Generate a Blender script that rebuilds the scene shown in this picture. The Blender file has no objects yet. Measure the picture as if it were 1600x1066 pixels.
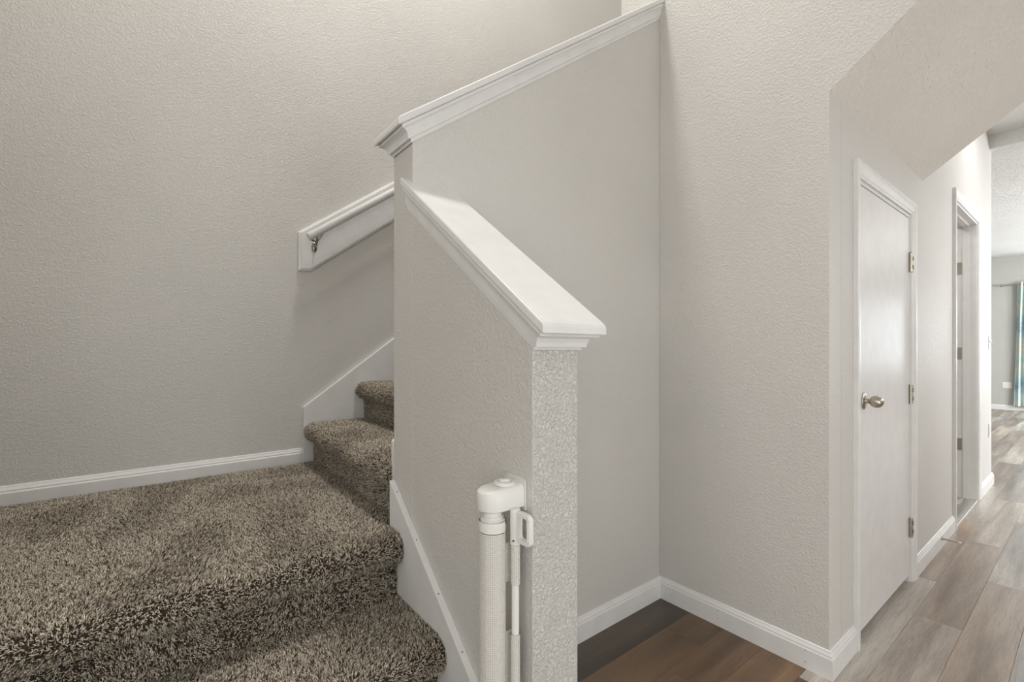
import bpy, math, random
import numpy as np
from mathutils import Vector
random.seed(7)
S = bpy.context.scene
COL = S.collection

# ------------------------------------------------------------------ camera
F_PX, VPX, HOR = 718.0, 921.0, 549.0
cam = bpy.data.cameras.new('camera')
cam.sensor_fit = 'HORIZONTAL'; cam.sensor_width = 36.0
cam.lens = 36.0 * F_PX / 1600.0
cam.shift_y = (HOR - 533.0) / 1600.0
cam.clip_start = 0.02; cam.clip_end = 60
co = bpy.data.objects.new('camera', cam); COL.objects.link(co)
co.location = (0, 0, 1.095)
co.rotation_euler = (math.pi / 2, 0, math.atan2(VPX, F_PX))
S.camera = co

# ------------------------------------------------------------------ light and exposure
S.view_settings.view_transform = 'Standard'
S.view_settings.look = 'None'
S.view_settings.gamma = 1.0
S.view_settings.use_curve_mapping = False
S.view_settings.exposure = 0.0
w = bpy.data.worlds.new('world'); S.world = w; w.use_nodes = True
w.node_tree.nodes['Background'].inputs['Color'].default_value = (0.75, 0.85, 1.0, 1)
w.node_tree.nodes['Background'].inputs['Strength'].default_value = 1.2

def area(name, loc, target, sx, sy, power, col=(1, 1, 1)):
    l = bpy.data.lights.new(name, 'AREA'); l.shape = 'RECTANGLE'
    l.size = sx; l.size_y = sy; l.energy = power; l.color = col
    o = bpy.data.objects.new(name, l); COL.objects.link(o)
    o.location = loc
    d = Vector(target) - Vector(loc)
    o.rotation_euler = d.to_track_quat('-Z', 'Y').to_euler()
    return o
WARM = (1.0, 0.98, 0.95); DAY = (0.965, 0.985, 1.0)
area('stairwell_ceiling_light', (-1.6, 1.0, 5.25), (-1.6, 1.0, 0), 0.4, 0.4, 84, WARM)
area('foyer_overhead_fill', (0.1, 0.3, 5.3), (0.1, 0.3, 0), 1.6, 1.6, 5, WARM)  # unseen soft fill, added to lift the shadow on the knee wall cap
area('door_light', (0.2, -1.9, 1.9), (-0.6, 2.0, 1.2), 1.6, 1.8, 19, (1, 0.985, 0.96))
area('hall_side_fill', (1.15, 3.35, 1.5), (-0.3, 3.2, 0.5), 2.2, 1.0, 19, (1, 0.985, 0.96))  # added fill behind an invented opening; brightens hall wall, door and soffit
area('hall_overhead_fill', (0.25, 4.3, 2.8), (0.1, 4.3, 0), 0.6, 1.6, 13, DAY)  # unseen fill, added overhead to brighten the hall and its floor
area('far_window_light', (3.0, 9.0, 1.6), (-1, 9.0, 1.3), 3.0, 2.0, 345, DAY)
area('foyer_low_fill', (1.42, -0.9, 1.3), (-1.5, 0.2, 1.0), 1.6, 1.8, 26, (0.94, 0.975, 1.0))  # added fill for the lower left stair wall; no window stands here
area('foyer_side_fill', (1.42, 0.9, 0.9), (-0.8, 1.6, 1.6), 1.2, 1.2, 20, (0.94, 0.975, 1.0))  # unseen side fill, added to lighten the foyer-facing walls
area('side_room_light', (-1.6, 4.2, 2.7), (-1.6, 4.2, 0), 0.5, 0.5, 16, WARM)

# ------------------------------------------------------------------ materials
def mat(name, col, rough=0.5, metal=0.0, spec=None):
    m = bpy.data.materials.new(name); m.use_nodes = True
    b = m.node_tree.nodes['Principled BSDF']
    b.inputs['Base Color'].default_value = (*col, 1)
    b.inputs['Roughness'].default_value = rough
    b.inputs['Metallic'].default_value = metal
    if spec is not None: b.inputs['Specular IOR Level'].default_value = spec
    return m
def N(m, t, **kw):
    n = m.node_tree.nodes.new(t)
    for k, v in kw.items(): setattr(n, k, v)
    return n
def L(m, a, b): m.node_tree.links.new(a, b)
def BS(m): return m.node_tree.nodes['Principled BSDF']
def ramp(m, src, stops):
    r = N(m, 'ShaderNodeValToRGB')
    e = r.color_ramp.elements
    while len(e) < len(stops): e.new(0.5)
    for i, (p, c) in enumerate(stops):
        e[i].position = p; e[i].color = (*c, 1) if len(c) == 3 else c
    L(m, src, r.inputs['Fac']); return r

def paint(name, col, rough=0.5, dist=0.0012, scale=95, blotch=0.03, spec=0.5):
    m = mat(name, col, rough, spec=spec)
    tc = N(m, 'ShaderNodeTexCoord')
    n = N(m, 'ShaderNodeTexNoise'); n.inputs['Scale'].default_value = scale
    n.inputs['Detail'].default_value = 2.5; n.inputs['Roughness'].default_value = 0.55
    n.inputs['Distortion'].default_value = 0.8
    L(m, tc.outputs['Object'], n.inputs['Vector'])
    r = ramp(m, n.outputs['Fac'], [(0.40, (0, 0, 0)), (0.62, (1, 1, 1))])
    bp = N(m, 'ShaderNodeBump'); bp.inputs['Distance'].default_value = dist
    bp.inputs['Strength'].default_value = 1.0
    L(m, r.outputs['Color'], bp.inputs['Height']); L(m, bp.outputs['Normal'], BS(m).inputs['Normal'])
    n2 = N(m, 'ShaderNodeTexNoise'); n2.inputs['Scale'].default_value = 1.7
    L(m, tc.outputs['Object'], n2.inputs['Vector'])
    a = tuple(c * (1 - blotch) for c in col); b = tuple(min(1, c * (1 + blotch)) for c in col)
    r2 = ramp(m, n2.outputs['Fac'], [(0.3, a), (0.7, b)])
    L(m, r2.outputs['Color'], BS(m).inputs['Base Color'])
    return m
M_WALL = paint('greige_wall_paint', (0.655, 0.632, 0.597), 0.5, 0.0009, 125)
M_KNEE = paint('greige_knockdown_paint', (0.655, 0.632, 0.597), 0.5, 0.0024, 150)
M_HALLWALL = paint('greige_satin_wall_paint', (0.67, 0.645, 0.61), 0.5, 0.0009, 130)
M_CEIL = paint('ceiling_paint', (0.77, 0.725, 0.665), 0.7, 0.0018, 60)
M_FARCEIL = paint('white_ceiling_paint', (0.78, 0.78, 0.76), 0.8, 0.002, 30)
M_FARWALL = paint('grey_far_wall_paint', (0.50, 0.50, 0.475), 0.6, 0.001, 60)

def trimmat(name, col, rough=0.33):
    m = mat(name, col, rough)
    tc = N(m, 'ShaderNodeTexCoord')
    n = N(m, 'ShaderNodeTexNoise'); n.inputs['Scale'].default_value = 14; n.inputs['Detail'].default_value = 5
    L(m, tc.outputs['Object'], n.inputs['Vector'])
    a = tuple(c * 0.94 for c in col)
    r = ramp(m, n.outputs['Fac'], [(0.3, a), (0.62, col)])
    L(m, r.outputs['Color'], BS(m).inputs['Base Color'])
    bp = N(m, 'ShaderNodeBump'); bp.inputs['Distance'].default_value = 0.00015
    L(m, n.outputs['Fac'], bp.inputs['Height']); L(m, bp.outputs['Normal'], BS(m).inputs['Normal'])
    return m
M_TRIM = trimmat('white_semi_gloss_trim', (0.79, 0.783, 0.765))
M_DOOR = trimmat('white_door_enamel', (0.76, 0.742, 0.725), 0.32)
M_PLASTIC = mat('white_plastic', (0.82, 0.81, 0.77), 0.35)
M_PLATE = mat('white_plate_plastic', (0.84, 0.84, 0.82), 0.25)
M_NICKEL = mat('aged_nickel', (0.50, 0.455, 0.38), 0.32, 1.0)
M_DKMETAL = mat('dark_bracket_metal', (0.30, 0.27, 0.23), 0.35, 1.0)
M_DARK = mat('dark_recess', (0.02, 0.018, 0.015), 0.8)
M_HOLE = mat('nail_head', (0.12, 0.10, 0.08), 0.6)
M_STRIP = mat('threshold_metal', (0.75, 0.74, 0.72), 0.25, 1.0)
M_RUBBER = mat('white_rubber', (0.78, 0.76, 0.73), 0.6)
M_GLASS = mat('window_glass', (0.85, 0.92, 1.0), 0.05)
BS(M_GLASS).inputs['Emission Color'].default_value = (0.85, 0.93, 1, 1)
BS(M_GLASS).inputs['Emission Strength'].default_value = 9.0

# planks
M_PLANK = mat('laminate_plank', (0.2, 0.14, 0.1), 0.33, spec=0.9)
def _plank(m):
    tc = N(m, 'ShaderNodeTexCoord'); oi = N(m, 'ShaderNodeObjectInfo')
    off = N(m, 'ShaderNodeVectorMath', operation='ADD')
    sc = N(m, 'ShaderNodeMath', operation='MULTIPLY'); sc.inputs[1].default_value = 37.0
    L(m, oi.outputs['Random'], sc.inputs[0])
    L(m, tc.outputs['Object'], off.inputs[0]); L(m, sc.outputs[0], off.inputs[1])
    def ns(scale, vec, detail=4, dist=0.0):
        mp = N(m, 'ShaderNodeMapping'); mp.inputs['Scale'].default_value = vec
        L(m, off.outputs[0], mp.inputs['Vector'])
        n = N(m, 'ShaderNodeTexNoise'); n.inputs['Scale'].default_value = scale
        n.inputs['Detail'].default_value = detail; n.inputs['Distortion'].default_value = dist
        L(m, mp.outputs[0], n.inputs['Vector']); return n
    big = ns(2.4, (5.0, 0.42, 1.0), 5, 0.35)
    fine = ns(20, (9.0, 0.55, 1.0), 6, 1.2)
    r1 = ramp(m, big.outputs['Fac'], [(0.30, (0.066, 0.044, 0.028)), (0.5, (0.122, 0.086, 0.058)), (0.70, (0.185, 0.138, 0.096))])
    r2 = ramp(m, fine.outputs['Fac'], [(0.34, (0.42, 0.40, 0.38)), (0.56, (1, 1, 1))])
    mx = N(m, 'ShaderNodeMix', data_type='RGBA', blend_type='MULTIPLY'); mx.inputs[0].default_value = 0.42
    L(m, r1.outputs[0], mx.inputs[6]); L(m, r2.outputs[0], mx.inputs[7])
    r3 = ramp(m, oi.outputs['Random'], [(0.0, (0.85, 0.88, 0.90)), (0.35, (1.05, 0.98, 0.90)), (0.65, (1.15, 1.12, 1.10)), (1.0, (0.95, 0.92, 0.88))])
    mx2 = N(m, 'ShaderNodeMix', data_type='RGBA', blend_type='MULTIPLY'); mx2.inputs[0].default_value = 1.0
    L(m, mx.outputs[2], mx2.inputs[6]); L(m, r3.outputs[0], mx2.inputs[7])
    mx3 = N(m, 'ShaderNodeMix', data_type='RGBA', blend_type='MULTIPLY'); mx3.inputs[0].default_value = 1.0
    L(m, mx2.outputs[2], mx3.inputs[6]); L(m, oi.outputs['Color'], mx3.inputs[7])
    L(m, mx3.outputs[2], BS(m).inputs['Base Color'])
    bp = N(m, 'ShaderNodeBump'); bp.inputs['Distance'].default_value = 0.0005
    L(m, fine.outputs['Fac'], bp.inputs['Height']); L(m, bp.outputs['Normal'], BS(m).inputs['Normal'])
_plank(M_PLANK)

# carpet
M_CARBASE = mat('carpet_backing', (0.05, 0.038, 0.028), 0.95, spec=0.1)
M_YARN = mat('carpet_yarn', (0.3, 0.26, 0.2), 0.9, spec=0.12)
_at = N(M_YARN, 'ShaderNodeAttribute'); _at.attribute_name = 'yarn'
L(M_YARN, _at.outputs['Color'], BS(M_YARN).inputs['Base Color'])

# gate fabric: fine open weave
M_MESH = mat('gate_mesh_fabric', (0.78, 0.75, 0.70), 0.8)
def _mesh(m):
    uv = N(m, 'ShaderNodeUVMap'); sp = N(m, 'ShaderNodeSeparateXYZ'); L(m, uv.outputs[0], sp.inputs[0])
    outs = []
    for k in (0, 1):
        mu = N(m, 'ShaderNodeMath', operation='MULTIPLY'); mu.inputs[1].default_value = 2 * math.pi / 0.0036
        L(m, sp.outputs[k], mu.inputs[0])
        s = N(m, 'ShaderNodeMath', operation='SINE'); L(m, mu.outputs[0], s.inputs[0]); outs.append(s)
    mn = N(m, 'ShaderNodeMath', operation='MINIMUM'); L(m, outs[0].outputs[0], mn.inputs[0]); L(m, outs[1].outputs[0], mn.inputs[1])
    r = ramp(m, mn.outputs[0], [(0.15, (0.80, 0.77, 0.72)), (0.7, (0.52, 0.49, 0.45))])
    L(m, r.outputs[0], BS(m).inputs['Base Color'])
    bp = N(m, 'ShaderNodeBump'); bp.inputs['Distance'].default_value = 0.0006; bp.invert = True
    L(m, mn.outputs[0], bp.inputs['Height']); L(m, bp.outputs['Normal'], BS(m).inputs['Normal'])
_mesh(M_MESH)
M_HEM = mat('gate_hem_fabric', (0.80, 0.78, 0.73), 0.8)

# curtain
M_CURT = mat('watercolour_curtain', (0.6, 0.75, 0.75), 0.85)
def _curt(m):
    tc = N(m, 'ShaderNodeTexCoord'); sp = N(m, 'ShaderNodeSeparateXYZ'); L(m, tc.outputs['Object'], sp.inputs[0])
    n = N(m, 'ShaderNodeTexNoise'); n.inputs['Scale'].default_value = 5; n.inputs['Detail'].default_value = 6
    L(m, tc.outputs['Object'], n.inputs['Vector'])
    a = N(m, 'ShaderNodeMath', operation='MULTIPLY_ADD'); a.inputs[1].default_value = 0.45
    L(m, n.outputs['Fac'], a.inputs[0]); L(m, sp.outputs[2], a.inputs[2])
    d = N(m, 'ShaderNodeMath', operation='MULTIPLY'); d.inputs[1].default_value = 1 / 1.15
    L(m, a.outputs[0], d.inputs[0])
    fr = N(m, 'ShaderNodeMath', operation='FRACT'); L(m, d.outputs[0], fr.inputs[0])
    te = (0.56, 0.74, 0.73); cr = (0.80, 0.78, 0.68); bl = (0.33, 0.47, 0.58); aq = (0.68, 0.82, 0.79)
    r = ramp(m, fr.outputs[0], [(0.0, te), (0.2, cr), (0.38, aq), (0.55, bl), (0.72, te), (0.88, cr), (1.0, te)])
    n2 = N(m, 'ShaderNodeTexNoise'); n2.inputs['Scale'].default_value = 40; n2.inputs['Detail'].default_value = 3
    L(m, tc.outputs['Object'], n2.inputs['Vector'])
    r2 = ramp(m, n2.outputs['Fac'], [(0.45, (0, 0, 0)), (0.6, (0.6, 0.6, 0.6))])
    mx = N(m, 'ShaderNodeMix', data_type='RGBA'); L(m, r2.outputs[0], mx.inputs[0])
    L(m, r.outputs[0], mx.inputs[6]); mx.inputs[7].default_value = (0.72, 0.80, 0.78, 1)
    L(m, mx.outputs[2], BS(m).inputs['Base Color'])
_curt(M_CURT)

# ------------------------------------------------------------------ mesh helpers
class MB:
    def __init__(s): s.v = []; s.f = []; s.uv = None
    def add(s, vs, fs):
        o = len(s.v); s.v += [tuple(p) for p in vs]; s.f += [tuple(i + o for i in f) for f in fs]; return s
    def box(s, x0, x1, y0, y1, z0, z1):
        vs = [(x0, y0, z0), (x1, y0, z0), (x1, y1, z0), (x0, y1, z0), (x0, y0, z1), (x1, y0, z1), (x1, y1, z1), (x0, y1, z1)]
        return s.add(vs, [(0, 3, 2, 1), (4, 5, 6, 7), (0, 1, 5, 4), (1, 2, 6, 5), (2, 3, 7, 6), (3, 0, 4, 7)])
    def loft(s, rings, caps=True, closed=True):
        n = len(rings[0]); vs = [p for r in rings for p in r]; fs = []
        for i in range(len(rings) - 1):
            for j in range(n if closed else n - 1):
                k = (j + 1) % n
                fs.append((i * n + j, i * n + k, (i + 1) * n + k, (i + 1) * n + j))
        if caps and closed:
            fs.append(tuple(range(n - 1, -1, -1))); fs.append(tuple((len(rings) - 1) * n + j for j in range(n)))
        return s.add(vs, fs)
    def prism(s, pts, fn, a, b):                 # polygon pts extruded from a to b, fn(p, t) -> xyz
        return s.loft([[fn(p, a) for p in pts], [fn(p, b) for p in pts]])
    def tube(s, p0, p1, r, n=16, r1=None):
        p0 = Vector(p0); p1 = Vector(p1); d = (p1 - p0).normalized()
        u = d.orthogonal().normalized(); v = d.cross(u)
        r1 = r if r1 is None else r1
        rings = []
        for p, rr in ((p0, r), (p1, r1)):
            rings.append([p + u * rr * math.cos(2 * math.pi * i / n) + v * rr * math.sin(2 * math.pi * i / n) for i in range(n)])
        return s.loft(rings)
    def lathe(s, base, axis, prof, n=24, sq=(1, 1), up=None):   # prof: (distance along axis, radius)
        base = Vector(base); d = Vector(axis).normalized()
        u = Vector(up) if up else d.orthogonal().normalized(); v = d.cross(u)
        rings = [[base + d * t + u * r * sq[0] * math.cos(2 * math.pi * i / n) + v * r * sq[1] * math.sin(2 * math.pi * i / n) for i in range(n)] for t, r in prof]
        return s.loft(rings)
    def path(s, pts, r, n=10):
        rings = []; P = [Vector(p) for p in pts]
        u = None
        for i, p in enumerate(P):
            d = (P[min(i + 1, len(P) - 1)] - P[max(i - 1, 0)]).normalized()
            u = d.orthogonal().normalized() if u is None else (u - d * u.dot(d)).normalized()
            v = d.cross(u)
            rings.append([p + u * r * math.cos(2 * math.pi * k / n) + v * r * math.sin(2 * math.pi * k / n) for k in range(n)])
        return s.loft(rings)

def obj(name, mb, m, parent=None, bevel=0, smooth=None, seg=2, uv=None):
    me = bpy.data.meshes.new(name); me.from_pydata(mb.v, [], mb.f); me.update()
    import bmesh
    bm = bmesh.new(); bm.from_mesh(me); bmesh.ops.recalc_face_normals(bm, faces=bm.faces)
    if uv:
        lay = bm.loops.layers.uv.new('UVMap')
        for f in bm.faces:
            for l in f.loops: l[lay].uv = uv[l.vert.index]
    bm.to_mesh(me); bm.free()
    me.materials.append(m)
    o = bpy.data.objects.new(name, me); COL.objects.link(o)
    if parent: o.parent = parent
    if parent and parent.type == 'EMPTY' and parent.location.length > 0:
        o.matrix_parent_inverse = __import__('mathutils').Matrix.Translation(-parent.location)
    if bevel:
        b = o.modifiers.new('bevel', 'BEVEL'); b.width = bevel; b.segments = seg; b.limit_method = 'ANGLE'; b.angle_limit = math.radians(40)
    if smooth is not None:
        me.shade_smooth()
        try: me.set_sharp_from_angle(angle=math.radians(smooth))
        except Exception: pass
    return o
def struct(o): o['kind'] = 'structure'; return o
def thing(name, label, cat, loc=(0, 0, 0), group=None):
    o = bpy.data.objects.new(name, None); COL.objects.link(o); o.location = loc; o.empty_display_size = 0.05
    if label: o['label'] = label; o['category'] = cat
    if group: o['group'] = group
    return o
def sempty(name, loc=(0, 0, 0)):
    o = bpy.data.objects.new(name, None); COL.objects.link(o); o.location = loc; o.empty_display_size = 0.05
    return struct(o)

# ------------------------------------------------------------------ dimensions
XS = -1.215           # stair half wall, face towards the foyer
XSI = -1.348          # same wall, face towards the stairs
Y0 = 0.586            # knee wall face towards the lower flight / end of the stair half wall
Y1 = 0.711            # knee wall, back face
XE = -0.684           # free end of the knee wall
YB = 1.785            # wall behind the alcove
XH = -0.560           # hall wall
YE = 5.48             # end of hall wall
YF = 12.58            # far wall
ZC = 2.85; ZT = 5.4
SL = 0.738            # slope of the stairs
ZL = 0.560            # landing
RI = 0.187
def lx(y, off=0.0): return -2.345 - 0.042 * y + off     # left wall runs slightly out of square

# ------------------------------------------------------------------ setting
mb = MB().box(-4.2, 3.4, -2.2, 12.8, -0.16, -0.0085)
floor = struct(obj('floor', mb, M_PLANK))

# left wall
mb = MB().prism([(-0.52, 0), (3.2, 0), (3.2, ZT), (-0.52, ZT)], lambda p, t: (lx(p[0]) + t, p[0], p[1]), -0.12, 0)
struct(obj('wall_left', mb, M_WALL))
struct(obj('wall_front', MB().box(-2.42, -1.0, -0.62, -0.50, 0, ZT), M_WALL))
struct(obj('wall_rear', MB().box(-1.12, 1.6, -2.12, -2.0, 0, ZT), M_WALL))
struct(obj('wall_rear_return', MB().box(-1.12, -1.0, -2.0, -0.62, 0, ZT), M_WALL))
struct(obj('wall_right', MB().box(1.5, 1.62, -2.0, 1.9, 0, ZT), M_WALL))

# alcove wall with its lower edge rising over the hall (carries the flight above)
SZ = 1.962
def soff(x): return SZ + SL * (x - XH)
E_ = 0.003
pts = [(-1.43, 0), (XH, 0), (XH, SZ + E_), (0.72, soff(0.72) + E_), (1.5, soff(0.72) + E_), (1.5, ZT), (-1.43, ZT)]
struct(obj('wall_back', MB().prism(pts, lambda p, t: (p[0], t, p[1]), YB, YB + 0.115), M_WALL, bevel=0.002))
struct(obj('wall_landing', MB().box(-2.52, -1.2, 3.10, 3.2, 0, ZT), M_WALL))
struct(obj('wall_landing_side', MB().box(-1.345, -1.23, YB + 0.116, 3.10, 0, ZT), M_WALL))

WB = bpy.data.objects['wall_back']; WB.data.materials.append(M_HALLWALL)
for p_ in WB.data.polygons:
    if p_.normal.x > 0.9 and p_.center.x < 0: p_.material_index = 1
# stair half wall and knee wall
def zs(y): return 1.700 + SL * (y - Y0)          # top of the stair half wall
pts = [(Y0, 0), (YB, 0), (YB, zs(YB)), (Y0, zs(Y0))]
struct(obj('wall_stair', MB().prism(pts, lambda p, t: (t, p[0], p[1]), XSI, XS), M_WALL, bevel=0.003))
SK = 0.728
def zk(x): return 1.106 + SK * (XE - x)          # top of the knee wall
pts = [(XS - 0.001, 0), (XE, 0), (XE, zk(XE)), (XS - 0.001, zk(XS))]
struct(obj('wall_knee', MB().prism(pts, lambda p, t: (p[0], t, p[1]), Y0 - 0.0005, Y1), M_WALL, bevel=0.003))
WK = bpy.data.objects['wall_knee']; WK.data.materials.append(M_KNEE)
for p_ in WK.data.polygons:
    if p_.normal.x > 0.9: p_.material_index = 1

# cap: board and bed moulding, mitred round the free end
CAP = [(-0.004, .10), (0.006, .14), (0.009, .16), (0.010, .30), (0.020, .34), (0.032, .42), (0.042, .56), (0.047, .68), (0.048, .74),
       (0.056, .76), (0.058, .76)]
BRD = [(0.0585, .70), (0.060, .93), (0.064, 1.0), (0.077, 1.0), (0.0815, .97), (0.0835, .88)]
def cap(name, prof, kind):
    rings = []
    for h, fr in prof:
        os_, oe = 0.025 * fr, (0.057 if kind == 'knee' else 0.054) * fr
        if kind == 'knee':
            xa, xb = XS - 0.030, XE + oe; ya, yb = Y0 - os_, Y1 + os_
            rings.append([(xa, ya, zk(xa) + h), (xb, ya, zk(xb) + h), (xb, yb, zk(xb) + h), (xa, yb, zk(xa) + h)])
        else:
            ya, yb = Y0 - oe, YB; xa, xb = XSI - os_, XS + os_
            rings.append([(xa, ya, zs(ya) + h), (xb, ya, zs(ya) + h), (xb, yb, zs(yb) + h), (xa, yb, zs(yb) + h)])
    return MB().loft(rings)
t1 = sempty('trim_1', (XE, 0.65, zk(XE))); t2 = sempty('trim_2', (-1.28, Y0, zs(Y0)))
obj('moulding', cap('m', CAP, 'knee'), M_TRIM, t1); obj('cap_board', cap('b', BRD, 'knee'), M_TRIM, t1, bevel=0.0025)
obj('moulding', cap('m', CAP, 'stair'), M_TRIM, t2); obj('cap_board', cap('b', BRD, 'stair'), M_TRIM, t2, bevel=0.0025)

# hall wall with two openings; rounded far end
D1 = (2.082, 2.838, 1.744); D2 = (3.917, 4.778, 2.040); TH = 0.115
mb = MB()
for a, b, z0, z1 in ((YB, D1[0], 0, ZC), (D1[0], D1[1], D1[2], ZC), (D1[1], D2[0], 0, ZC), (D2[0], D2[1], D2[2], ZC)):
    yy = YB + 0.115 if a == YB else a
    mb.box(XH - TH, XH, yy, b, z0, z1)
R = 0.02
pl = [(XH - TH, D2[1]), (XH, D2[1])] + [(XH - R + R * math.cos(a), YE - R + R * math.sin(a)) for a in [math.pi / 2 * i / 6 for i in range(7)]] + [(XH - TH, YE)]
mb.prism(pl, lambda p, t: (p[0], p[1], t), 0, ZC)
struct(obj('wall_hall', mb, M_HALLWALL, smooth=30))
struct(obj('wall_hall_right', MB().box(0.72, 0.84, YB + 0.116, 2.2, 0, ZC).box(0.72, 0.84, 4.5, YE, 0, ZC).box(0.72, 0.84, 2.2, 4.5, 2.2, ZC), M_HALLWALL))  # opening in the unseen right wall added to let the side fill in
struct(obj('wall_side_opening', MB().box(1.25, 1.35, YB + 0.116, YE, 0, ZC), M_HALLWALL))
# soffit under the flight above, hall ceiling, header, far ceiling
pts = [(XH + 0.0003, SZ), (0.72, soff(0.72)), (0.72, soff(0.72) + 0.002), (XH + 0.0003, SZ + 0.002)]
struct(obj('ceiling', MB().prism(pts, lambda p, t: (p[0], t, p[1]), YB + 0.0002, YB + 0.1152), M_CEIL))
pts = [(XH, SZ), (0.72, soff(0.72)), (0.72, 3.1), (XH, 3.1)]
struct(obj('ceiling', MB().prism(pts, lambda p, t: (p[0], t, p[1]), YB + 0.1153, 3.085), M_CEIL))
struct(obj('ceiling', MB().box(-2.6, 0.84, 3.086, YE, ZC, ZC + 0.1), M_FARCEIL))
struct(obj('ceiling', MB().box(-4.2, 3.4, YE, 12.8, ZC, ZC + 0.1), M_FARCEIL))
struct(obj('ceiling', MB().box(-2.6, 1.62, -2.12, 3.3, ZT, ZT + 0.1), M_FARCEIL))
struct(obj('wall_header', MB().box(XH, 0.84, YE - 0.11, YE, 2.74, ZC), M_FARCEIL))
# small room behind door 2, far room
struct(obj('wall_side_room_near', MB().box(-2.5, XH - TH, 3.205, 3.30, 0, ZC), M_WALL))
struct(obj('wall_side_room_back', MB().box(-2.6, -2.5, 3.2, YE, 0, ZC), M_WALL))
struct(obj('wall_side_room_far', MB().box(-4.2, XH - TH, YE - 0.1, YE, 0, ZC), M_WALL))
struct(obj('wall_far', MB().box(-4.2, 3.4, YF, YF + 0.12, 0, ZC), M_FARWALL))
struct(obj('wall_far_left', MB().box(-4.2, -4.1, YE, YF, 0, ZC), M_FARWALL))
struct(obj('wall_far_right', MB().box(3.2, 3.3, YE, YF, 0, ZC), M_FARWALL))
struct(obj('wall_far_near', MB().box(0.72, 3.3, YE, YE + 0.1, 0, ZC), M_FARWALL))

# baseboards
BB = [(0, 0), (0.0135, 0), (0.0135, 0.066), (0.0125, 0.0695), (0.0105, 0.072), (0.0105, 0.0765), (0.0088, 0.080), (0.0058, 0.0855), (0.0045, 0.0905), (0.002, 0.092), (0, 0.092)]
def bb(name, path, dz=0.0, hs=1.0, off=0.0):
    # path: list of (x, y, nx, ny) corner points; (nx, ny) is the mitre direction of the outward offset
    rings = [[(x + nx * d, y + ny * d, dz + h * hs) for d, h in BB] for x, y, nx, ny in path]
    return struct(obj(name, MB().loft(rings), M_TRIM))
bs = bb('baseboard_alcove_left', [(XS, Y1 + 0.0, 1, 0), (XS, YB, 1, -1)])
bk = bb('baseboard_alcove_back', [(XS, YB, 1, -1), (XH, YB, 1, -1)])
bb('baseboard_hall_near', [(XH, YB, 1, -1), (XH, 2.0245, 1, 0)])
bb('baseboard_hall_middle', [(XH, 2.8955, 1, 0), (XH, 3.8595, 1, 0)])
bb('baseboard_hall_far', [(XH, 4.8355, 1, 0), (XH, YE, 1, 1)])
bb('baseboard_hall_end', [(XH, YE, 1, 1), (XH - TH, YE, 0, 1)])
bb('baseboard_far', [(-4.1, YF, 0, -1), (3.2, YF, 0, -1)])
bb('baseboard_knee', [(XE, Y1, 0, 1), (XS, Y1, 0, 1)])
bb('baseboard_landing', [(lx(-0.5), -0.5, 1, 0), (lx(0.567), 0.567, 1, 0)], dz=ZL - 0.022)
# nail heads left unfilled in the alcove baseboard
for x, z in ((-1.166, 0.075), (-1.155, 0.06), (-1.150, 0.035), (-0.938, 0.062), (-0.938, 0.03), (-0.628, 0.064), (-0.628, 0.024)):
    obj('nail_head', MB().tube((x, YB - 0.0135, z), (x, YB - 0.0142, z), 0.0016, 8), M_HOLE, bk)

# ------------------------------------------------------------------ skirt boards along the stairs
def zsk(x): return 0.700 - 0.784 * (x + 1.335)
pts = [(-1.336, 0.0), (XE, 0.0), (XE, zsk(XE)), (-1.336, zsk(-1.336))]
k3 = struct(obj('trim_3', MB().prism(pts, lambda p, t: (p[0], t, p[1]), Y0 - 0.0185, Y0 - 0.0006), M_TRIM, bevel=0.0012))
for x in (-1.30, -1.17, -1.045, -0.93):
    obj('nail_head', MB().tube((x, Y0 - 0.010, zsk(x) - 0.001), (x, Y0 - 0.010, zsk(x) + 0.0012), 0.0016, 8), M_HOLE, k3)
pts = [(0.567, 0.45), (2.0, 0.45), (2.0, 0.826 + 0.727 * 1.433), (0.567, 0.826)]
struct(obj('trim_4', MB().prism(pts, lambda p, t: (lx(p[0]) + t, p[0], p[1]), 0, 0.018), M_TRIM, bevel=0.0012))
pts = [(Y0, 0.45), (YB, 0.45), (YB, 0.815 + SL * (YB - Y0)), (Y0, 0.815)]
struct(obj('trim_5', MB().prism(pts, lambda p, t: (t, p[0], p[1]), XSI - 0.018, XSI - 0.0005), M_TRIM, bevel=0.0012))

# ------------------------------------------------------------------ stairs and carpet
stair = thing('staircase', 'carpeted staircase in shaggy brown-grey frieze turning right at a landing', 'staircase', (-1.3, 0, 0))
RN = 0.034
def step_profile(zb, zt, nose, back, nose_out=0.045):
    """side profile in (u, z): u runs forward out of the step; riser at nose - nose_out"""
    r = nose - nose_out
    p = [(r, zb), (r, zt - 2 * RN - 0.018), (r + 0.006, zt - 2 * RN - 0.006)]
    cx, cz = nose - RN, zt - RN - 0.003
    for i in range(9):
        a = -math.pi / 2 * 1.0 + math.pi * i / 8
        p.append((cx + RN * math.cos(a), cz + (RN + 0.003) * math.sin(a) * 1.0 + 0.0))
    p.append((cx - 0.05, zt)); p.append((back, zt))
    return p
def step_base(name, prof, fn, w0, w1):
    pts = prof + [(prof[-1][0], prof[0][1])]
    return obj(name, MB().prism(pts, fn, w0, w1), M_CARBASE, stair, smooth=50)
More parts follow.
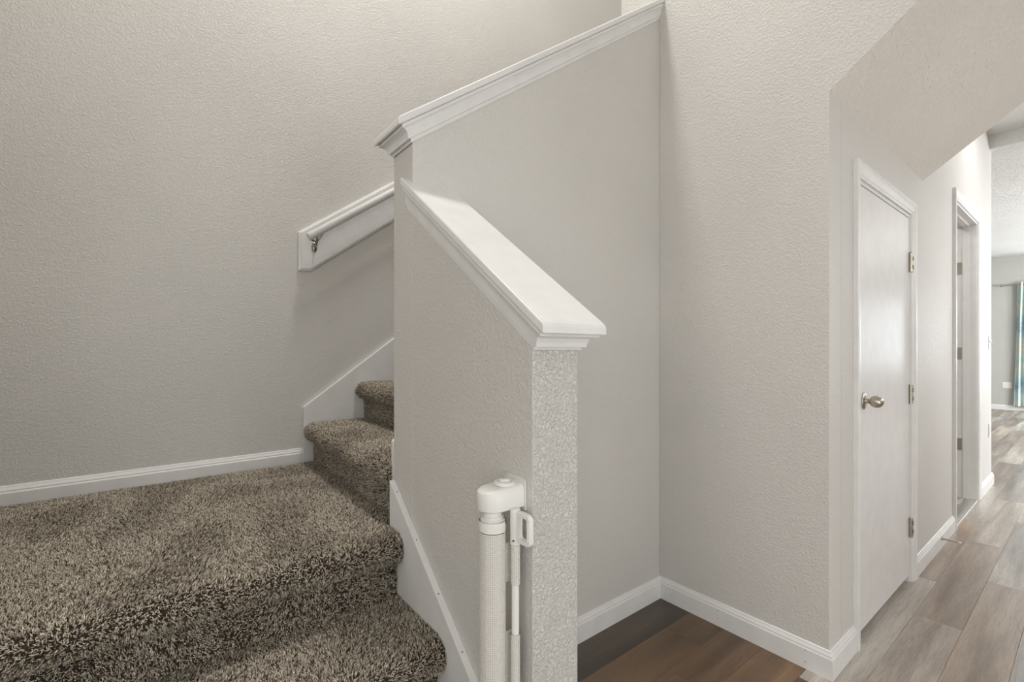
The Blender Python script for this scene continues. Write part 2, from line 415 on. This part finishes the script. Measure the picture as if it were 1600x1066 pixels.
def pile(parent, prof, fn, w0, w1, dens, seed, clip=None):
    rng = np.random.default_rng(seed)
    P = np.array(prof); seg = np.diff(P, axis=0); ln = np.hypot(seg[:, 0], seg[:, 1]); cum = np.concatenate([[0], np.cumsum(ln)])
    n = int(cum[-1] * abs(w1 - w0) * dens)
    s = rng.random(n) * cum[-1]; t = w0 + (w1 - w0) * rng.random(n)
    k = np.clip(np.searchsorted(cum, s) - 1, 0, len(seg) - 1)
    fr = (s - cum[k]) / ln[k]
    uz = P[k] + seg[k] * fr[:, None]
    # profile runs riser -> nose -> back, outward normal is on its right-hand side for (u forward)
    nrm = np.stack([seg[k, 1] / ln[k], -seg[k, 0] / ln[k]], 1)
    A = np.array([fn((0, 0), 0), fn((1, 0), 0), fn((0, 1), 0), fn((0, 0), 1)], float)
    O, U, Z, W = A[0], A[1] - A[0], A[2] - A[0], A[3] - A[0]
    p = O + uz[:, :1] * U + uz[:, 1:] * Z + t[:, None] * W
    nn = nrm[:, :1] * U + nrm[:, 1:] * Z
    tg = (seg[k] / ln[k][:, None]); tt = tg[:, :1] * U + tg[:, 1:] * Z
    ok = p[:, 0] > (-2.345 - 0.042 * p[:, 1] + 0.017); p, nn, tt = p[ok], nn[ok], tt[ok]
    n = len(p)
    # lay of the pile drifts in patches
    q = p[:, 0] * 7.1 + p[:, 1] * 5.3; q2 = p[:, 0] * -4.7 + p[:, 1] * 8.9
    lay = 1.6 * np.sin(q + 1.7 * np.sin(q2 * 0.7)) + 1.3 * np.sin(q2 + 1.1 + 1.3 * np.sin(q * 1.3)) + rng.normal(0, 0.75, n)
    WW = W / np.linalg.norm(W)
    lean = np.cos(lay)[:, None] * tt + np.sin(lay)[:, None] * WW
    la = np.clip(rng.normal(0.75, 0.28, n), 0.05, 1.5)[:, None]
    h = rng.uniform(0.0075, 0.0125, n)[:, None]
    d1 = nn + lean * la * 0.45; d1 /= np.linalg.norm(d1, axis=1)[:, None]
    d2 = nn * 0.75 + lean * la * 1.6 + rng.normal(0, 0.42, (n, 3)); d2 /= np.linalg.norm(d2, axis=1)[:, None]
    c0 = p - nn * 0.002; c1 = p + d1 * h * 0.55; c2 = c1 + d2 * h * 0.55
    a = rng.random(n) * 2 * math.pi
    s1 = np.cross(nn, WW); s1 = s1 / np.maximum(np.linalg.norm(s1, axis=1)[:, None], 1e-6); s2 = np.cross(nn, s1)
    verts = np.zeros((n, 7, 3)); rad = rng.uniform(0.0008, 0.0014, n)[:, None]
    for j in range(3):
        e = np.cos(a + j * 2.0944)[:, None] * s1 + np.sin(a + j * 2.0944)[:, None] * s2
        verts[:, j] = c0 + e * rad; verts[:, 3 + j] = c1 + e * rad * 1.15
    verts[:, 6] = c2
    f = []
    for j in range(3):
        q_ = (j + 1) % 3
        f += [[j, q_, 3 + q_], [j, 3 + q_, 3 + j], [3 + j, 3 + q_, 6]]
    f = np.array(f); idx = (np.arange(n)[:, None, None] * 7 + f[None]).reshape(-1)
    me = bpy.data.meshes.new('carpet_pile'); me.vertices.add(n * 7); me.vertices.foreach_set('co', verts.reshape(-1).astype(np.float32))
    nf = n * 9; me.loops.add(nf * 3); me.loops.foreach_set('vertex_index', idx.astype(np.int32))
    me.polygons.add(nf); me.polygons.foreach_set('loop_start', (np.arange(nf) * 3).astype(np.int32))
    me.update(calc_edges=True)
    pal = np.array([[0.50, 0.445, 0.365], [0.37, 0.32, 0.255], [0.20, 0.165, 0.125], [0.07, 0.052, 0.036], [0.62, 0.57, 0.48]])
    ci = rng.choice(5, n, p=[0.31, 0.22, 0.17, 0.18, 0.12])
    c = pal[ci] * rng.uniform(1.0, 1.4, n)[:, None]
    cv = np.ones((n, 7, 4)); cv[:, :, :3] = c[:, None, :]
    at = me.color_attributes.new('yarn', 'FLOAT_COLOR', 'POINT'); at.data.foreach_set('color', cv.reshape(-1).astype(np.float32))
    me.materials.append(M_YARN)
    o = bpy.data.objects.new('carpet_pile', me); COL.objects.link(o); o.parent = parent
    o['kind'] = 'stuff'
    o.parent = parent
    return o
# lower flight climbs towards -x : u = x
fx = lambda p, t: (p[0], t, p[1])
WF0, WF1 = -0.488, Y0 - 0.0195
low = [('stair_step', 0.0, 0.190, -0.775, -1.02), ('stair_step', 0.188, 0.375, -0.990, -1.27)]
prof = step_profile(0.0, 0.188, -0.800, -1.03); s_ = step_base('stair_step', prof, fx, WF0, WF1); pile(s_, prof, fx, WF0, WF1, 15000, 1)
prof = step_profile(0.188, 0.373, -0.992, -1.275); s_ = step_base('stair_step', prof, fx, WF0, WF1); pile(s_, prof, fx, WF0, WF1, 106000, 2)
prof = step_profile(0.373, ZL - 0.003, -1.237, -2.31); s_ = step_base('landing', prof, fx, WF0, WF1)
# the landing reaches into the foot of the upper flight
ext = obj('landing_edge', MB().box(-2.349, XSI - 0.0185, WF1 + 0.001, 0.66, 0.36, ZL - 0.003), M_CARBASE, stair)
pile(s_, prof, fx, WF0, WF1, 106000, 3)
fl = lambda p, t: (p[0], t, p[1])
pile(ext, [(XSI - 0.02, ZL - 0.003), (-2.36, ZL - 0.003)], fl, WF1, 0.612, 106000, 4)
pile(s_, [(-2.30, ZL - 0.003), (-2.335, ZL - 0.003)], fl, WF0, WF1, 106000, 5)
# upper flight climbs towards +y : u = -y
fy = lambda p, t: (t, -p[0], p[1])
for i in range(5):
    ny = 0.572 + 0.25 * i; zt = ZL + RI * (i + 1)
    xl = lx(ny - 0.01, 0.0195)
    prof = step_profile(ZL - 0.01 + RI * i, zt - 0.003, -ny, -min(ny + 0.30, 1.775))
    s_ = step_base('stair_step', prof, fy, xl, XSI - 0.0190)
    if i == 0: pile(s_, [(XSI - 0.0185, zt - 0.075), (XSI - 0.0185, zt - 0.006)], fl, ny + 0.003, ny + 0.04, 110000, 31)
    if i < 4: pile(s_, prof, fy, xl, XSI - 0.019, 92000 if i < 2 else 8000, 10 + i)
obj('upper_landing', MB().box(-2.42, -1.44, 1.905, 3.09, 1.50, ZL + RI * 6), M_CARBASE, stair)

# ------------------------------------------------------------------ wall handrail
hr = thing('handrail', 'white round wooden handrail on a white backing board, rising along the left stair wall', 'handrail', (-2.36, 0.6, 1.5))
bt = lambda y: 1.665 + 0.732 * (y - 0.543)
bo = lambda y: 1.483 + 0.745 * (y - 0.601)
pts = [(0.545, 1.481), (0.601, 1.483), (1.95, bo(1.95)), (1.95, bt(1.95)), (0.545, bt(0.545))]
ctr = (0.62, 1.57)
def inset(pts, d):
    out = []; n = len(pts)
    for i in range(n):
        p, a, b = Vector(pts[i]), Vector(pts[i - 1]), Vector(pts[(i + 1) % n])
        e1 = (p - a).normalized(); e2 = (b - p).normalized()
        n1 = Vector((-e1.y, e1.x)); n2 = Vector((-e2.y, e2.x)); m_ = (n1 + n2); m_ = m_ / max(0.2, m_.dot(n1))
        out.append(tuple(p + m_ * d))
    return out
rings = [[(lx(p[0]) + t, p[0], p[1]) for p in inset(pts, i_)] for t, i_ in ((0.0003, 0), (0.008, 0), (0.0125, 0.004), (0.0135, 0.009), (0.018, 0.011))]
obj('backing_board', MB().loft(rings), M_TRIM, hr)
ra = Vector((lx(0.575, 0.070), 0.575, 1.634)); rb = Vector((lx(1.9, 0.070), 1.9, 1.634 + 0.72 * 1.325))
dr = (rb - ra)
obj('rail', MB().lathe(ra, dr, [(0, 0.013), (0.0015, 0.0165), (0.004, 0.0185), (dr.length - 0.004, 0.0185), (dr.length, 0.016)], 28), M_TRIM, hr, smooth=40)
def bracket(y):
    z = 1.634 + 0.72 * (y - 0.575); xw = lx(y, 0.018)
    br = MB()
    br.lathe((xw, y, z - 0.062), (1, 0, 0), [(0, 0.017), (0.003, 0.017), (0.006, 0.012), (0.009, 0.007)], 18, (1.5, 0.75), (0, 0, 1))
    br.path([(xw + 0.004, y, z - 0.062), (xw + 0.020, y, z - 0.062), (xw + 0.036, y, z - 0.056), (xw + 0.046, y, z - 0.044), (xw + 0.052, y, z - 0.028), (xw + 0.052, y, z - 0.016)], 0.0048, 10)
    for s in (-1, 1):
        br.path([(xw + 0.040, y, z - 0.046), (xw + 0.046, y + s * 0.012, z - 0.034 + s * 0.0086), (xw + 0.052, y + s * 0.027, z - 0.020 + s * 0.0194)], 0.0038, 8)
    sd = MB()
    sd.prism([(-0.032, -0.0195 - 0.023), (0.032, -0.0195 + 0.023), (0.032, -0.0155 + 0.023), (-0.032, -0.0155 - 0.023)], lambda p, t: (t, y + p[0], z + p[1] + 0.0), xw + 0.044, xw + 0.060)
    b = obj('bracket', br, M_DKMETAL, hr, smooth=40)
    obj('saddle', sd, M_DKMETAL, b, bevel=0.001)
    for s in (-1, 1):
        obj('screw', MB().lathe((xw + 0.0035, y, z - 0.062 + s * 0.019), (1, 0, 0), [(0, 0.0042), (0.002, 0.0038), (0.003, 0.002)], 10), M_NICKEL, b)
bracket(0.615); bracket(1.45)

# ------------------------------------------------------------------ retractable gate on the knee wall
gx, gy = -0.739, 0.528
gt = thing('retractable_gate', 'white retractable mesh baby gate rolled up against the end of the low stair wall', 'gate', (gx, gy, 0.19))
def dloop(z, ins, tilt=0.0, n=14, xr=0.032):
    pts = [(gx + xr - ins, Y0 - 0.0045), (gx + xr - ins, gy)]
    pts += [(gx + (xr - ins) * math.cos(a), gy - (xr - ins) * math.sin(a)) for a in [math.pi * i / n for i in range(1, n)]]
    pts += [(gx - xr + ins, gy), (gx - xr + ins, Y0 - 0.0045)]
    return [(x, y, z - tilt * max(0, (0.560 - y)) ** 1.0) for x, y in pts]
hd = MB().loft([dloop(0.784, 0.004), dloop(0.786, 0.001), dloop(0.790, 0), dloop(0.815, 0, 0.02), dloop(0.824, 0.0015, 0.06), dloop(0.829, 0.005, 0.10), dloop(0.832, 0.011, 0.14)])
h_ = obj('top_housing', hd, M_PLASTIC, gt, smooth=35)
obj('dial', MB().lathe((gx + 0.002, 0.556, 0.829), (0, 0, 1), [(0, 0.022), (0.004, 0.022), (0.0062, 0.019), (0.0062, 0.015), (0.0045, 0.013), (0.0045, 0.001)], 28), M_PLASTIC, h_, smooth=35)
obj('button', MB().lathe((gx + 0.002, 0.556, 0.8325), (0, 0, 1), [(0, 0.009), (0.005, 0.0085), (0.0065, 0.006)], 20, (1.35, 0.7)), M_PLASTIC, h_, smooth=40)
pm = MB().prism([(gx - 0.030, 0.778), (gx + 0.036, 0.778), (gx + 0.036, 0.838), (gx + 0.024, 0.842), (gx - 0.018, 0.842), (gx - 0.030, 0.834)], lambda p, t: (p[0], t, p[1]), Y0 - 0.0045, Y0 - 0.0007)
obj('mounting_plate', pm, mat('clear_plastic_pad', (0.72, 0.71, 0.68), 0.15), gt, bevel=0.001)
obj('spool_neck', MB().lathe((gx, gy, 0.752), (0, 0, 1), [(0, 0.0245), (0.013, 0.0245), (0.016, 0.020), (0.018, 0.0215), (0.020, 0.0215), (0.021, 0.0185), (0.0335, 0.0185)], 28), M_PLASTIC, gt, smooth=35)
# rolled mesh: a spiral whose loose edge lies on the side facing the foyer
def roll(z0, z1, r0=0.0262, r1=0.0280, n=72, droop=0.0):
    a0 = math.radians(22)
    out = []; ua = []
    for i in range(n + 1):
        t = i / n; a = a0 + 2 * math.pi * t; r = r0 + (r1 - r0) * t
        out.append((gx + r * math.cos(a), gy + r * math.sin(a))); ua.append(a * 0.027)
    return out, ua
ol, ua = roll(0, 1)
zs_ = [0.055, 0.30, 0.55, 0.742]
mb = MB(); uv = []
rings = [[(x, y, z) for x, y in ol] for z in zs_]
for z in zs_: uv += [(u, z) for u in ua]
mb.loft(rings, caps=False); rl = obj('mesh_roll', mb, M_MESH, gt, smooth=50, uv=uv)
mb = MB(); ol2 = [((x - gx) * 1.012 + gx, (y - gy) * 1.012 + gy) for x, y in ol]
tops = [0.7635 - 0.012 * max(0, 1 - abs(i - 5) / 4) for i in range(len(ol))]
mb.loft([[(x, y, 0.7435) for x, y in ol2], [(x, y, tops[i]) for i, (x, y) in enumerate(ol2)]], caps=False)
mb.loft([[(gx + (x - gx) * 0.96, gy + (y - gy) * 0.96, 0.7435) for x, y in ol2], [(gx + (x - gx) * 0.96, gy + (y - gy) * 0.96, tops[i]) for i, (x, y) in enumerate(ol2)]], caps=False)
obj('hem', mb, M_HEM, rl, smooth=50)
obj('spool', MB().tube((gx, gy, 0.05), (gx, gy, 0.755), 0.018, 20), M_PLASTIC, gt, smooth=40)
obj('bottom_housing', MB().loft([dloop(0.022, 0.002), dloop(0.026, 0), dloop(0.050, 0), dloop(0.053, 0.003)]), M_PLASTIC, gt, smooth=35)
# free edge: bar, sleeves and pull handle
bx_, by_ = -0.7025, 0.556
obj('latch_bar', MB().tube((bx_, by_, 0.07), (bx_, by_, 0.722), 0.0074, 18), M_PLASTIC, gt, smooth=40)
def sleeve(z0, z1):
    mb = MB(); n = 24; uv = []
    # loop of fabric round the bar and a tail running back to the roll
    def ring(r): return [(bx_ + r * math.cos(2 * math.pi * i / n), by_ + r * math.sin(2 * math.pi * i / n)) for i in range(n + 1)]
    for r in (0.0092, 0.0082):
        rr = ring(r); mb.loft([[(x, y, z0) for x, y in rr], [(x, y, z1) for x, y in rr]], caps=False)
        for z in (z0, z1): uv += [(i / n * 0.055, z) for i in range(n + 1)]
    mb.box(-0.719, bx_ - 0.007, by_ + 0.0058, by_ + 0.0072, z0, z1)
    uv += [((v[0]) * 1.0, v[2]) for v in mb.v[-8:]]
    mb.box(-0.7195, -0.7180, by_ - 0.020, by_ + 0.0072, z0, z1)
    uv += [(v[1], v[2]) for v in mb.v[-8:]]
    return obj('sleeve', mb, M_MESH, gt, smooth=50, uv=uv)
sleeve(0.642, 0.7185); sleeve(0.10, 0.545)
hb = MB().lathe((bx_, by_, 0.719), (0, 0, 1), [(0, 0.0096), (0.002, 0.0105), (0.066, 0.0105), (0.070, 0.009)], 22)
hdl = obj('handle', hb, M_PLASTIC, gt, smooth=35)
def rrect(x0, x1, z0, z1, r, n=6):
    out = []
    for cx, cz, a in ((x1 - r, z1 - r, 0), (x0 + r, z1 - r, 90), (x0 + r, z0 + r, 180), (x1 - r, z0 + r, 270)):
        for i in range(n + 1):
            t = math.radians(a + 90 * i / n); out.append((cx + r * math.cos(t), cz + r * math.sin(t)))
    return out
ox0, ox1, oz0, oz1 = bx_ + 0.006, -0.6535, 0.7265, 0.7870
po = rrect(ox0, ox1, oz0, oz1, 0.011); pi_ = rrect(ox0 + 0.009, ox1 - 0.0085, oz0 + 0.0085, oz1 - 0.0085, 0.005)
def fr_(p, y): return (p[0], y, p[1])
Ya, Yb = by_ - 0.0055, by_ + 0.0055
poi = rrect(ox0 + 0.0015, ox1 - 0.0015, oz0 + 0.0015, oz1 - 0.0015, 0.0098)
mb = MB(); R_ = [[fr_(p, Yb) for p in pi_], [fr_(p, Yb) for p in poi], [fr_(p, Yb - 0.0015) for p in po], [fr_(p, Ya + 0.0015) for p in po], [fr_(p, Ya) for p in poi], [fr_(p, Ya) for p in pi_], [fr_(p, Yb) for p in pi_]]
mb.loft(R_, caps=False); obj('grip', mb, M_PLASTIC, hdl, smooth=35)
obj('grip_rib', MB().box(ox1 - 0.0058, ox1 - 0.0042, Ya - 0.0012, Ya + 0.001, oz0 + 0.012, oz1 - 0.012), M_PLASTIC, hdl)
vd = Vector((0.5, -0.86, 0)).normalized()
obj('screw', MB().tube(Vector((bx_, by_, 0.729)) + vd * 0.0100, Vector((bx_, by_, 0.729)) + vd * 0.0112, 0.0022, 10), M_HOLE, hdl)

# ------------------------------------------------------------------ doors
CAS = [(0, 0), (0.0, 0.015), (0.004, 0.0165), (0.018, 0.0165), (0.024, 0.0145), (0.034, 0.0125), (0.044, 0.0105), (0.048, 0.0075), (0.0565, 0.0065), (0.057, 0.0)]
def casing(y0, y1, zt, parent, x=XH, sgn=1):
    """profile d = distance inwards from outer edge, h = projection"""
    W = 0.057
    rings = []
    for (yy, zz, sy, sz) in ((y0 - W, 0.0, 1, 0), (y0 - W, zt + W, 1, -1), (y1 + W, zt + W, -1, -1), (y1 + W, 0.0, -1, 0)):
        rings.append([(x + sgn * max(h, 0.0002), yy + sy * d, zz + sz * d) for d, h in CAS])
    return obj('casing', MB().loft(rings), M_TRIM, parent)
def jamb(y0, y1, zt, parent, stopx):
    t = 0.016; mb = MB()
    a, b = XH - TH, XH
    mb.box(a, b, y0 + 0.0005, y0 + t, 0, zt - 0.0005); mb.box(a, b, y1 - t, y1 - 0.0005, 0, zt - 0.0005); mb.box(a, b, y0 + t, y1 - t, zt - t, zt - 0.0005)
    j = obj('jamb', mb, M_TRIM, parent, bevel=0.001)
    mb = MB(); s = 0.010; s0, s1 = stopx
    mb.box(s0, s1, y0 + t, y0 + t + s, 0, zt - t); mb.box(s0, s1, y1 - t - s, y1 - t, 0, zt - t); mb.box(s0, s1, y0 + t + s, y1 - t - s, zt - t - s, zt - t)
    obj('stop', mb, M_TRIM, j, bevel=0.001)
def hinge(parent, y, z, x, dirs, h=0.089):
    mb = MB(); n = 5
    for i in range(n):
        z0 = z - h / 2 + h * i / n; mb.tube((x, y, z0 + 0.0004), (x, y, z0 + h / n - 0.0004), 0.0055, 14)
    mb.lathe((x, y, z + h / 2), (0, 0, 1), [(0, 0.006), (0.003, 0.0055), (0.005, 0.003)], 12)
    hg = obj('hinge', mb, M_NICKEL, parent, smooth=40)
    return hg
# door 1: the low closet door under the stairs
d1 = sempty('door_1', (XH, 2.46, 0))
casing(*D1, d1); jamb(*D1, d1, (XH - 0.06, XH - 0.038))
obj('door_slab', MB().box(XH - 0.035, XH - 0.001, D1[0] + 0.018, D1[1] - 0.019, 0.032, D1[2] - 0.019), M_DOOR, d1, bevel=0.0015)
for z in (1.515, 0.890, 0.258):
    hg = hinge(d1, D1[1] - 0.0165, z, XH + 0.006, None)
    yl = D1[1] - 0.0145
    lf = MB().box(XH + 0.0005, XH + 0.0028, yl, yl + 0.0145, z - 0.0445, z + 0.0445)
    lo = obj('leaf', lf, M_NICKEL, hg, bevel=0.001)
    # second leaf, bent round the casing edge with its two dark screw slots
    lf = MB().box(XH + 0.0075, XH + 0.0100, yl + 0.0120, yl + 0.036, z - 0.0445, z + 0.0445)
    obj('leaf', lf, M_NICKEL, hg, bevel=0.001)
    for dz in (-0.020, 0.020):
        obj('slot', MB().box(XH + 0.0098, XH + 0.0106, yl + 0.016, yl + 0.029, z + dz - 0.010, z + dz + 0.010), M_DARK, hg)
ky, kz = D1[0] + 0.018 + 0.044, 0.905
kn = MB().lathe((XH - 0.001, ky, kz), (1, 0, 0), [(0, 0.024), (0.003, 0.0245), (0.006, 0.022), (0.0075, 0.017)], 28, (1.35, 1.0), (0, 0, 1))
ro = obj('knob_rosette', kn, M_NICKEL, d1, smooth=40)
kn = MB().lathe((XH + 0.005, ky, kz), (1, 0, 0), [(0, 0.012), (0.003, 0.0095), (0.013, 0.0095), (0.016, 0.012), (0.018, 0.0165), (0.023, 0.0215), (0.031, 0.0242), (0.040, 0.0238), (0.048, 0.0205), (0.053, 0.0155), (0.0565, 0.0085), (0.0575, 0.002)], 32, (0.95, 1.0), (0, 0, 1))
obj('knob', kn, M_NICKEL, d1, smooth=60)
# door 2: open doorway, door swung into the side room
d2 = sempty('door_2', (XH, 4.35, 0))
casing(*D2, d2); casing(*D2, d2, XH - TH, -1); jamb(*D2, d2, (XH - 0.075, XH - 0.038))
obj('door_slab', MB().box(XH - TH - 0.83, XH - TH - 0.012, D2[1] - 0.016, D2[1] + 0.019, 0.012, D2[2] - 0.02), M_DOOR, d2, bevel=0.0015)
for z in (1.715, 1.078, 0.40):
    hg = hinge(d2, D2[1] - 0.020, z, XH - TH - 0.0055, None)
    obj('leaf', MB().box(XH - TH + 0.0, XH - TH + 0.034, D2[1] - 0.0178, D2[1] - 0.0158, z - 0.0445, z + 0.0445), M_NICKEL, hg, bevel=0.0009)
struct(obj('trim_6', MB().loft([[(XH - 0.055, y, 0.0), (XH + 0.004, y, 0.0), (XH + 0.002, y, 0.004), (XH - 0.02, y, 0.0075), (XH - 0.045, y, 0.004)] for y in (D2[0] + 0.0165, D2[1] - 0.0165)]), M_STRIP))

# ------------------------------------------------------------------ floor planks (one object each)
PW, PLN = 0.1455, 1.22
cache = {}
def plank_mesh(wd, ln):
    key = (round(wd, 3), round(ln, 3))
    if key in cache: return cache[key]
    g, b = 0.00025, 0.0009; x1, y1 = wd / 2 - g, ln / 2 - g
    mb = MB()
    def rect(x, y, z): return [(-x, -y, z), (x, -y, z), (x, y, z), (-x, y, z)]
    mb.loft([rect(x1, y1, -0.008), rect(x1, y1, -0.0007), rect(x1 - b * 0.6, y1 - b * 0.6, 0.0)])
    me = bpy.data.meshes.new('plank'); me.from_pydata(mb.v, [], mb.f); me.update(); me.materials.append(M_PLANK)
    cache[key] = me; return me
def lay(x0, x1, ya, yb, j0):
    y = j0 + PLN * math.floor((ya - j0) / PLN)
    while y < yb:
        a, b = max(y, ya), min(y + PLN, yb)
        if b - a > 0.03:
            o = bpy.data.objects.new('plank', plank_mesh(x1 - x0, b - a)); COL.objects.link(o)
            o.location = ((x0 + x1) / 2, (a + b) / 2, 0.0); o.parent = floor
            o.color = TINT_LIT[(round(x0 * 70) * 7 + round(y * 10) * 3) % len(TINT_LIT)] if not (x0 < -0.56 and y < 1.7) else TINT_A[round((x0 + 2) / PW) % len(TINT_A)]
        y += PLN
TINT_LIT = [(2.7, 3.3, 4.2, 1), (2.3, 2.6, 3.1, 1), (3.2, 4.1, 5.4, 1), (2.5, 2.75, 3.2, 1), (2.9, 3.6, 4.8, 1), (2.2, 2.45, 2.85, 1), (3.3, 4.1, 5.2, 1)]  # hall light and sheen painted in: planks outside the alcove tinted paler, greyer
TINT_A = [(0.60, 0.55, 0.48, 1), (1.05, 0.86, 0.60, 1), (0.78, 0.62, 0.44, 1), (1.20, 0.98, 0.68, 1), (0.62, 0.50, 0.36, 1)]  # brown alcove planks, left without the painted hall light
JO = {0: 2.50, 1: 3.13, -1: 2.93, -2: 2.1, -3: 2.62, -4: 1.60, 2: 1.95, 3: 2.72, 4: 3.4, 5: 2.2}
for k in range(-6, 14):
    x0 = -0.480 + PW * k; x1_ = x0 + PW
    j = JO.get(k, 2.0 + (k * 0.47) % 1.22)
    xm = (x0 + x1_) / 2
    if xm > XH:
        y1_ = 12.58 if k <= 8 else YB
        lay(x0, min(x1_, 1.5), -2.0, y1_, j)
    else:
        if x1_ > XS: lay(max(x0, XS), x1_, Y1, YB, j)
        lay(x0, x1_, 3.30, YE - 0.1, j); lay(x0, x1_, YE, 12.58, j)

# ------------------------------------------------------------------ small fittings
ds = thing('door_stop', 'white-tipped metal door stop sticking out of the hall baseboard', 'door stop', (XH + 0.0135, 3.46, 0.052))
obj('stem', MB().lathe((XH + 0.0135, 3.46, 0.052), (1, 0, 0), [(0, 0.010), (0.003, 0.010), (0.005, 0.0045), (0.068, 0.0038)], 16), M_NICKEL, ds, smooth=40)
obj('rubber_tip', MB().lathe((XH + 0.0815, 3.46, 0.052), (1, 0, 0), [(-0.002, 0.0048), (0.004, 0.0062), (0.010, 0.0062), (0.012, 0.004)], 16), M_RUBBER, ds, smooth=40)

def plate_hall(name, y, z, lab, cat, rocker):
    t = thing(name, lab, cat, (XH, y, z))
    rings = [[(XH + h, y + sy * (0.035 - i), z + sz * (0.0575 - i)) for sy, sz in ((-1, -1), (1, -1), (1, 1), (-1, 1))] for h, i in ((0.0003, 0), (0.003, 0), (0.0058, 0.003))]
    obj('cover_plate', MB().loft(rings), M_PLATE, t)
    if rocker:
        obj('toggle', MB().box(XH + 0.0055, XH + 0.016, y - 0.005, y + 0.005, z - 0.002, z + 0.014), M_PLATE, t, bevel=0.001)
    else:
        for s in (-1, 1):
            obj('socket', MB().lathe((XH + 0.0055, y, z + s * 0.020), (1, 0, 0), [(0, 0.0165), (0.002, 0.016)], 20), M_PLATE, t, smooth=40)
    for s in (-1, 1):
        obj('screw', MB().tube((XH + 0.0056, y, z + s * (0.03 if rocker else 0.0)), (XH + 0.007, y, z + s * (0.03 if rocker else 0.0)), 0.003, 10), M_NICKEL, t)
        if not rocker: break
plate_hall('light_switch', 5.33, 1.165, 'white toggle light switch near the far end of the hall wall', 'switch', True)
plate_hall('wall_outlet', 5.33, 0.455, 'white wall outlet low on the hall wall below the light switch', 'outlet', False)
t = thing('wall_outlet', 'white outlet on the far grey wall just left of the curtain hem', 'outlet', (-1.085, YF, 0.46))
rings = [[(-1.085 + sx * (0.058 - i), YF - h, 0.46 + sz * (0.0575 - i)) for sx, sz in ((-1, -1), (1, -1), (1, 1), (-1, 1))] for h, i in ((0.0003, 0), (0.003, 0), (0.0058, 0.003))]
obj('cover_plate', MB().loft(rings), M_PLATE, t)
for sx in (-1, 1):
    for s in (-1, 1):
        obj('socket', MB().lathe((-1.085 + sx * 0.023, YF - 0.0055, 0.46 + s * 0.02), (0, -1, 0), [(0, 0.0165), (0.002, 0.016)], 16), M_RUBBER, t)

# window on the far wall, rod and curtains
wn = sempty('window_1', (0.1, YF, 0.9))
WX0, WX1, WZ0, WZ1 = -0.72, 0.92, 0.75, 2.15
mb = MB()
for a in ((WX0 - 0.06, WX0, WZ0, WZ1), (WX1, WX1 + 0.06, WZ0, WZ1), (WX0 - 0.06, WX1 + 0.06, WZ0 - 0.06, WZ0), (WX0 - 0.06, WX1 + 0.06, WZ1, WZ1 + 0.06), (0.08, 0.12, WZ0, WZ1), (WX0, WX1, 1.43, 1.47)):
    mb.box(a[0], a[1], YF - 0.02, YF - 0.0005, a[2], a[3])
obj('window_frame', mb, M_TRIM, wn)
obj('pane', MB().box(WX0, WX1, YF - 0.008, YF - 0.0007, WZ0, WZ1), M_GLASS, wn)
rd = thing('curtain_rod', 'thin metal curtain rod with ball end on the far wall', 'curtain rod', (0.1, YF - 0.07, 2.32))
mb = MB().tube((-1.12, YF - 0.075, 2.322), (1.3, YF - 0.075, 2.322), 0.008, 12)
obj('pole', mb, M_NICKEL, rd, smooth=40)
for x, s in ((-1.12, -1), (1.3, 1)):
    obj('finial', MB().lathe((x, YF - 0.075, 2.322), (s, 0, 0), [(0, 0.009), (0.004, 0.013), (0.008, 0.010), (0.014, 0.020), (0.024, 0.026), (0.036, 0.024), (0.046, 0.014), (0.05, 0.003)], 18), M_NICKEL, rd, smooth=60)
for x in (-1.05, 1.2):
    obj('bracket', MB().tube((x, YF - 0.001, 2.322), (x, YF - 0.068, 2.322), 0.006, 10), M_NICKEL, rd)
def curtain(x0, x1, lab, flare):
    mb = MB(); n = 90; rows = 14; V = []
    for th in (0, 1):
        for r in range(rows + 1):
            z = 2.36 - (2.36 - 0.085) * r / rows; fz = r / rows
            for i in range(n + 1):
                u = i / n; xx = x0 - flare * fz * (1 - u) * 0.8 + (x1 - x0 + flare * fz * 0.8 * 1) * u * 1.0
                am = 0.028 + 0.012 * fz
                y = YF - 0.075 + am * math.sin(u * 2 * math.pi * 7 + 0.3 * math.sin(3 * fz)) + 0.006 * math.sin(u * 40 + fz * 4)
                V.append((xx, y + th * 0.002, z))
    F = []; st = n + 1; off = (rows + 1) * st
    for th in (0, 1):
        for r in range(rows):
            for i in range(n):
                a = th * off + r * st + i; F.append((a, a + 1, a + 1 + st, a + st))
    for i in range(n):
        F.append((i, i + 1, off + i + 1, off + i)); b = rows * st; F.append((b + i, b + i + 1, off + b + i + 1, off + b + i))
    for r in range(rows):
        for e in (0, n): F.append((r * st + e, (r + 1) * st + e, off + (r + 1) * st + e, off + r * st + e))
    o = obj('curtain', mb.add(V, F), M_CURT, smooth=60)
    o['label'] = lab; o['category'] = 'curtain'
curtain(-0.945, -0.50, 'blue, teal and cream watercolour curtain hanging on the far wall, left of the window', 0.06)
